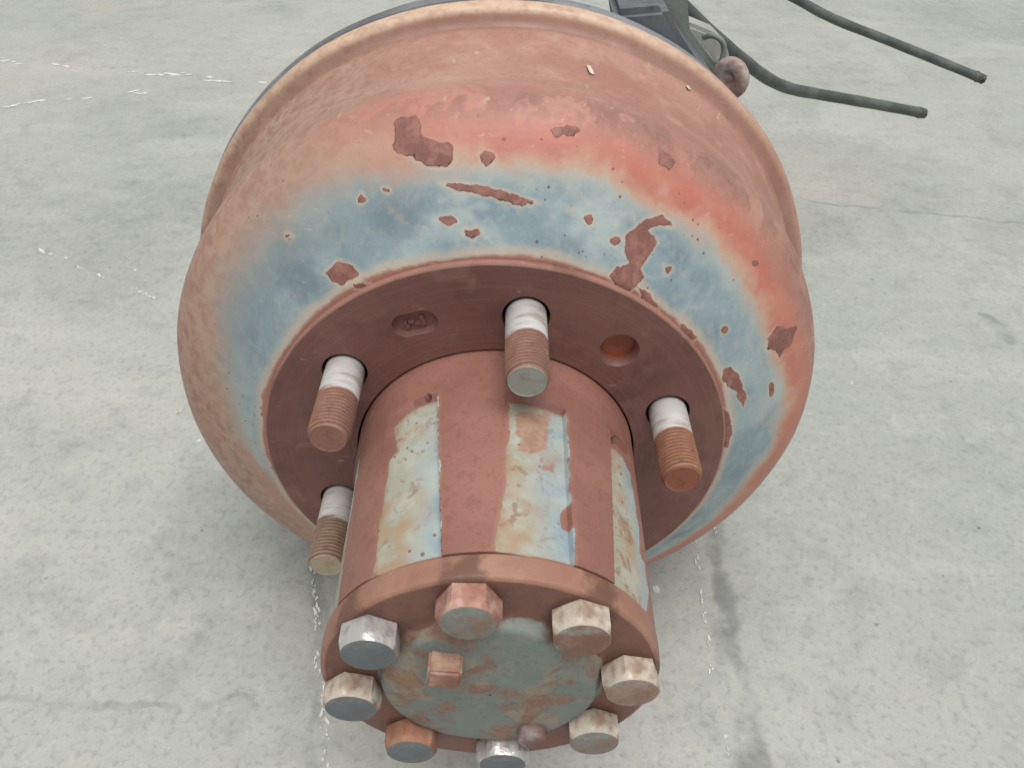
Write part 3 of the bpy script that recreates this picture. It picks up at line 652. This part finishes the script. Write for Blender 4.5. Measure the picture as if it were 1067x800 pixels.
# square-headed plug on the raised disc
bm = bmesh.new(); box_bm(bm, -0.054, 0.054, -0.048, 0.048, -0.01, 0.075, 0.009)
pl = link('filler_plug', bm_mesh('filler_plug', bm), worn_metal('plug_metal', c(166,124,104,KB), c(136,92,74,KB), c(178,150,130,KB), .3), cap, W(0.248*math.cos(math.radians(125)), 0.248*math.sin(math.radians(125)), 1.092))
pl.rotation_euler = (0, math.radians(8), 0)

pp = lathe_pts(smooth_prof([(0.001,0.052),(0.040,0.050),(0.052,0.040),(0.055,0.0),(0.055,-0.02)], 0.006, 1), 32)
dp = link('drain_plug', grid_mesh('drain_plug', pp), worn_metal('drain_metal', c(128,96,88,KB), c(110,76,66,KB), c(142,140,134,KB), .25), cap, W(0.315*math.cos(math.radians(-62)), 0.315*math.sin(math.radians(-62)), 1.088))

# --- wheel studs: plain pale shank, rusty thread
def shank_mesh():
    pr = [(STUD_RAD*1.0,-0.12),(STUD_RAD*1.0,0.158),(STUD_RAD*0.985,0.166),(STUD_RAD*0.93,0.171)]
    return grid_mesh('wheel_stud', lathe_pts(pr, 56), caps=True)
def thread_mesh(seed):
    z0, z1, pitch = 0.164, 0.377, 0.0178; n, per = 56, 8
    rows = int((z1-z0)/pitch*per); Pt = []; rt = []
    tb = np.arange(n)/n*2*PI; rg = np.random.default_rng(seed)
    for i in range(rows+1):
        z = z0+(z1-z0)*i/rows
        ph = ((z-z0)/pitch-tb/(2*PI)) % 1.0
        v = 1-np.abs(2*ph-1); r = STUD_RAD*(0.885+0.125*np.clip(v*1.3, 0, 1))
        end = max(0, (z-(z1-0.022))/0.022); r = np.minimum(r, STUD_RAD*(1.02-0.15*end))
        r = r*(1+0.006*rg.standard_normal(n)*0.6)
        Pt.append(np.stack([r*np.cos(tb), r*np.sin(tb), z+0*tb], -1)); rt.append(1-np.clip(v*1.5, 0, 1))
    for f, dz in ((0.84, 0.002), (0.80, 0.0)):
        Pt.append(np.stack([STUD_RAD*f*np.cos(tb), STUD_RAD*f*np.sin(tb), z1+dz+0*tb], -1)); rt.append(0*tb)
    me = grid_mesh('thread', np.array(Pt), dict(root=np.array(rt)), caps=True)
    mi = np.zeros(len(me.polygons), np.int32); mi[-1] = 1; nq = (len(Pt)-1)*n; mi[nq-2*n:nq] = 1
    return me, mi
s_ = NT('pale_shank'); a_ = s_.noise(40, 4, 0.6); b_ = s_.noise(1.0, 4, 0.6, vec=s_.vm('MULTIPLY', s_.co, (60, 260, 60)))
shank_m = s_.fin(s_.mix(s_.m('MULTIPLY', s_.ss(b_, 0.48, 0.68), 0.7), s_.mix(s_.ss(a_, 0.35, 0.65), c(192,190,186,.88), c(208,206,202,.88)), c(150,138,128,.85)), 0.5, s_.bump(b_, 0.0003, 0.4), spec=0.4)
def thread_mat(name, hi, lo):
    s = NT(name); a = s.noise(40, 4, 0.6); b = s.noise(200, 4, 0.6, off=2.0)
    col = s.mix(s.ss(a, 0.35, 0.65), hi, lo)
    col = s.mix(s.m('MULTIPLY', s.ss(b, 0.5, 0.75), 0.4), col, c(104,72,60,.9))
    col = s.mix(s.m('MULTIPLY', s.attr('root'), s.ss(a, 0.3, 0.6, 0.9, 0.55)), col, c(70,46,38,.85))      # thread roots darker than the crests
    col = s.mix(s.m('MULTIPLY', s.ss(s.noise(90, 3, 0.6, off=6.0), 0.58, 0.68), 0.4), col, c(190,164,140,.85))
    return s.fin(col, 0.66, s.bump(b, 0.0003, 0.4), spec=0.35)
TH_BR = thread_mat('brown_thread', c(158,116,98,.9), c(140,104,90,.9)); TH_OR = thread_mat('orange_thread', c(164,116,90,.85), c(146,100,80,.85)); TH_TN = thread_mat('tan_thread', c(150,126,106,.9), c(132,110,96,.9))
TIP_GY = rusty('grey_tip', c(148,150,140,.9), c(120,114,100,.9), c(160,162,152,.9), 2); TIP_BR = rusty('brown_tip', c(146,104,90,.9), c(120,84,74,.9), c(158,116,100,.9), 2)
TIP_OR = rusty('orange_tip', c(146,88,68,.85), c(118,70,56,.85), c(156,100,80,.85), 2); TIP_TN = rusty('tan_tip', c(172,156,134,.9), c(140,120,100,.9), c(186,170,150,.9), 2)
STUDS = [(0,TH_BR,TIP_GY),(1,TH_BR,TIP_BR),(2,TH_TN,TIP_TN),(3,TH_TN,TIP_BR),(4,TH_BR,TIP_BR),(5,TH_OR,TIP_OR)]
sm0 = shank_mesh(); sm0.materials.append(shank_m)
for k, tm, tp in STUDS:
    a = math.radians(STUD_A+60*k); st = bpy.data.objects.new('wheel_stud', sm0); COL.objects.link(st); st.parent = root
    st.location = W(STUD_R*math.cos(a), STUD_R*math.sin(a), 0)-BASE; st.rotation_euler = (0, 0.7*k, 0)
    tme, mi = thread_mesh(k); t_ = link('thread', tme, [tm, tp], st); tme.polygons.foreach_set('material_index', mi); autosmooth(tme, 30)

# --- backing plate, axle beam and brake bracket behind the drum
dark_metal = rusty('dark_grey_metal', c(92,96,98,.8), c(62,64,66,.8), c(116,120,124,.8), 1.0, 0.55)
grey_metal = rusty('light_grey_metal', c(176,176,168,.8), c(146,142,134,.8), c(192,192,184,.8), 1.0, 0.5, spots=0.3)
mid_metal = rusty('green_grey_metal', c(136,142,136,.8), c(112,114,108,.8), c(152,156,150,.8), 1.0, 0.55, spots=0.4)
bp_ = [(0.3,-1.165),(1.50,-1.165),(1.560,-1.160),(1.583,-1.163),(1.588,-1.175),(1.588,-1.235),(1.575,-1.245),(1.50,-1.24),(0.3,-1.26)]
Pb = lathe_pts(smooth_prof(bp_, 0.012, 1), 300); tb = np.arctan2(Pb[...,1], Pb[...,0])
rb_ = np.hypot(Pb[...,0], Pb[...,1])
Pb[...,2] += np.where(rb_ > 1.55, 0.006*np.sin(tb*11)+0.004*np.sin(tb*23+1), 0)
plate = link('backing_plate', grid_mesh('backing_plate', Pb), rusty('plate_metal', c(92,92,92,.8), c(50,48,46,.8), c(146,148,152,.8), 0.5, 0.5, spots=0.7), root, OFF)
bm = bmesh.new(); box_bm(bm, -0.36, 0.36, -0.36, 0.36, -6.2, -1.25, 0.05)
link('axle_beam', bm_mesh('axle_beam', bm), dark_metal, root, OFF)
# dark rounded brake lever body leaning along the plate edge
DK = [(0.51,1.50),(0.74,1.52),(0.82,1.40),(0.90,1.30),(1.01,1.21),(0.95,1.05),(0.59,1.15)]
link('brake_bracket', bm_mesh('brake_bracket', prism(DK, -1.62, -1.262, 0.03)), dark_metal, plate)
PLT = [(0.69,1.49),(0.89,1.49),(0.93,1.32),(1.02,1.22),(1.10,1.14),(1.03,1.0),(0.80,1.15)]
link('bracket_plate', bm_mesh('bracket_plate', prism(PLT, -1.80, -1.60, 0.02)), mid_metal, plate)
ARM = [(0.88,1.32),(0.99,1.29),(1.10,1.25),(1.17,1.19),(1.21,1.10),(1.19,0.99),(1.08,0.97),(0.98,1.05)]
link('cable_arm', bm_mesh('cable_arm', prism(ARM, -1.95, -1.785, 0.02)), grey_metal, plate)
tube('spring_hook', [(1.02,1.265,-1.68),(1.04,1.29,-1.63),(1.075,1.285,-1.60),(1.105,1.25,-1.60),(1.11,1.20,-1.60),(1.095,1.14,-1.60),(1.07,1.06,-1.60)], 0.014, mid_metal, 14, 0.012, plate)
# round pin head beside the hook
pinp = [(0.001,0.062),(0.03,0.060),(0.036,0.068),(0.075,0.068),(0.096,0.058),(0.100,0.045),(0.100,0.028),(0.085,0.022),(0.05,0.02),(0.05,-0.03),(0.001,-0.03)]
pin = link('pivot_pin', grid_mesh('pivot_pin', lathe_pts(smooth_prof(pinp, 0.008, 1), 48)), worn_metal('pin_metal', c(178,154,142,.8), c(160,128,114,.8), c(192,182,172,.8), .3), plate, W(1.165, 1.125, -1.53))
pin.rotation_euler = (math.radians(-4), 0, math.radians(-42))

tube('pin_rod', [(1.16,1.125,-1.54),(1.15,1.115,-1.68),(1.13,1.10,-1.84)], 0.035, mid_metal, 16, 0.03, plate)

# ------------------------------------------------------------------ hoses
s_ = NT('grey_rubber'); a_ = s_.noise(30, 5, 0.6); b_ = s_.noise(260, 4, 0.6, off=1.0); e_ = s_.attr('tip')
hcol = s_.mix(s_.ss(a_, 0.35, 0.68), c(86,91,88,.75), c(110,114,109,.75)); hcol = s_.mix(s_.m('MULTIPLY', s_.ss(b_, 0.5, 0.7), 0.35), hcol, c(66,68,66,.75))
hose_m = s_.fin(hcol, 0.62, s_.bump(b_, 0.0006, 0.5), spec=0.35)
end_m = rusty('frayed_end', c(96,94,86,.75), c(60,58,54,.75), c(114,110,100,.75), 2)
def hose(pts, rad, label):
    base = Vector(W(*pts[0])); r_ = bpy.data.objects.new('brake_hose', None)
    COL.objects.link(r_); r_.location = base; r_['label'] = label; r_['category'] = 'hose'; r_['group'] = 'cut brake hoses'
    r_.empty_display_size = 0.02
    fn = lambda t: rad*(1+0.02*math.sin(t*90)+0.015*math.sin(t*37+1))
    t1 = tube('sheath', pts, fn, hose_m, 20, 0.03, r_); t1.location = -base
    e = np.array(pts[-1], float); d = e-np.array(pts[-2], float); d /= np.linalg.norm(d)
    fray = [e-d*0.07, e-d*0.02, e+d*0.035]
    t2 = tube('frayed_end', fray, lambda t: rad*(1.08+0.04*math.sin(t*25)-0.10*t), end_m, 20, 0.012, r_); t2.location = -base
    co_ = np.empty(len(t2.data.vertices)*3); t2.data.vertices.foreach_get('co', co_)
    co_ += rng.normal(0, 0.0006, co_.shape); t2.data.vertices.foreach_set('co', co_)
    return r_
hose([(0.30,0.33,-1.75),(0.52,0.72,-1.95),(0.72,1.18,-2.35),(0.92,1.22,-2.65),(1.09,1.11,-2.88),(1.37,0.86,-3.17),(1.95,0.38,-3.73),(2.32,0.13,-4.09),(2.71,-0.05,-4.43),(3.35,-0.27,-4.80),(4.02,-0.47,-5.07)], 0.047,
     'dark grey hose arching over the drum edge and bending outward to a frayed end')
hose([(0.25,0.40,-5.2),(0.75,1.0,-5.6),(1.5,0.95,-5.9),(2.2,0.60,-6.0),(2.89,0.29,-6.02),(3.32,0.10,-6.04),(3.98,-0.12,-6.03),(4.9,-0.40,-5.81)], 0.045,
     'dark grey hose farther behind the drum, sloping straight to its cut end')
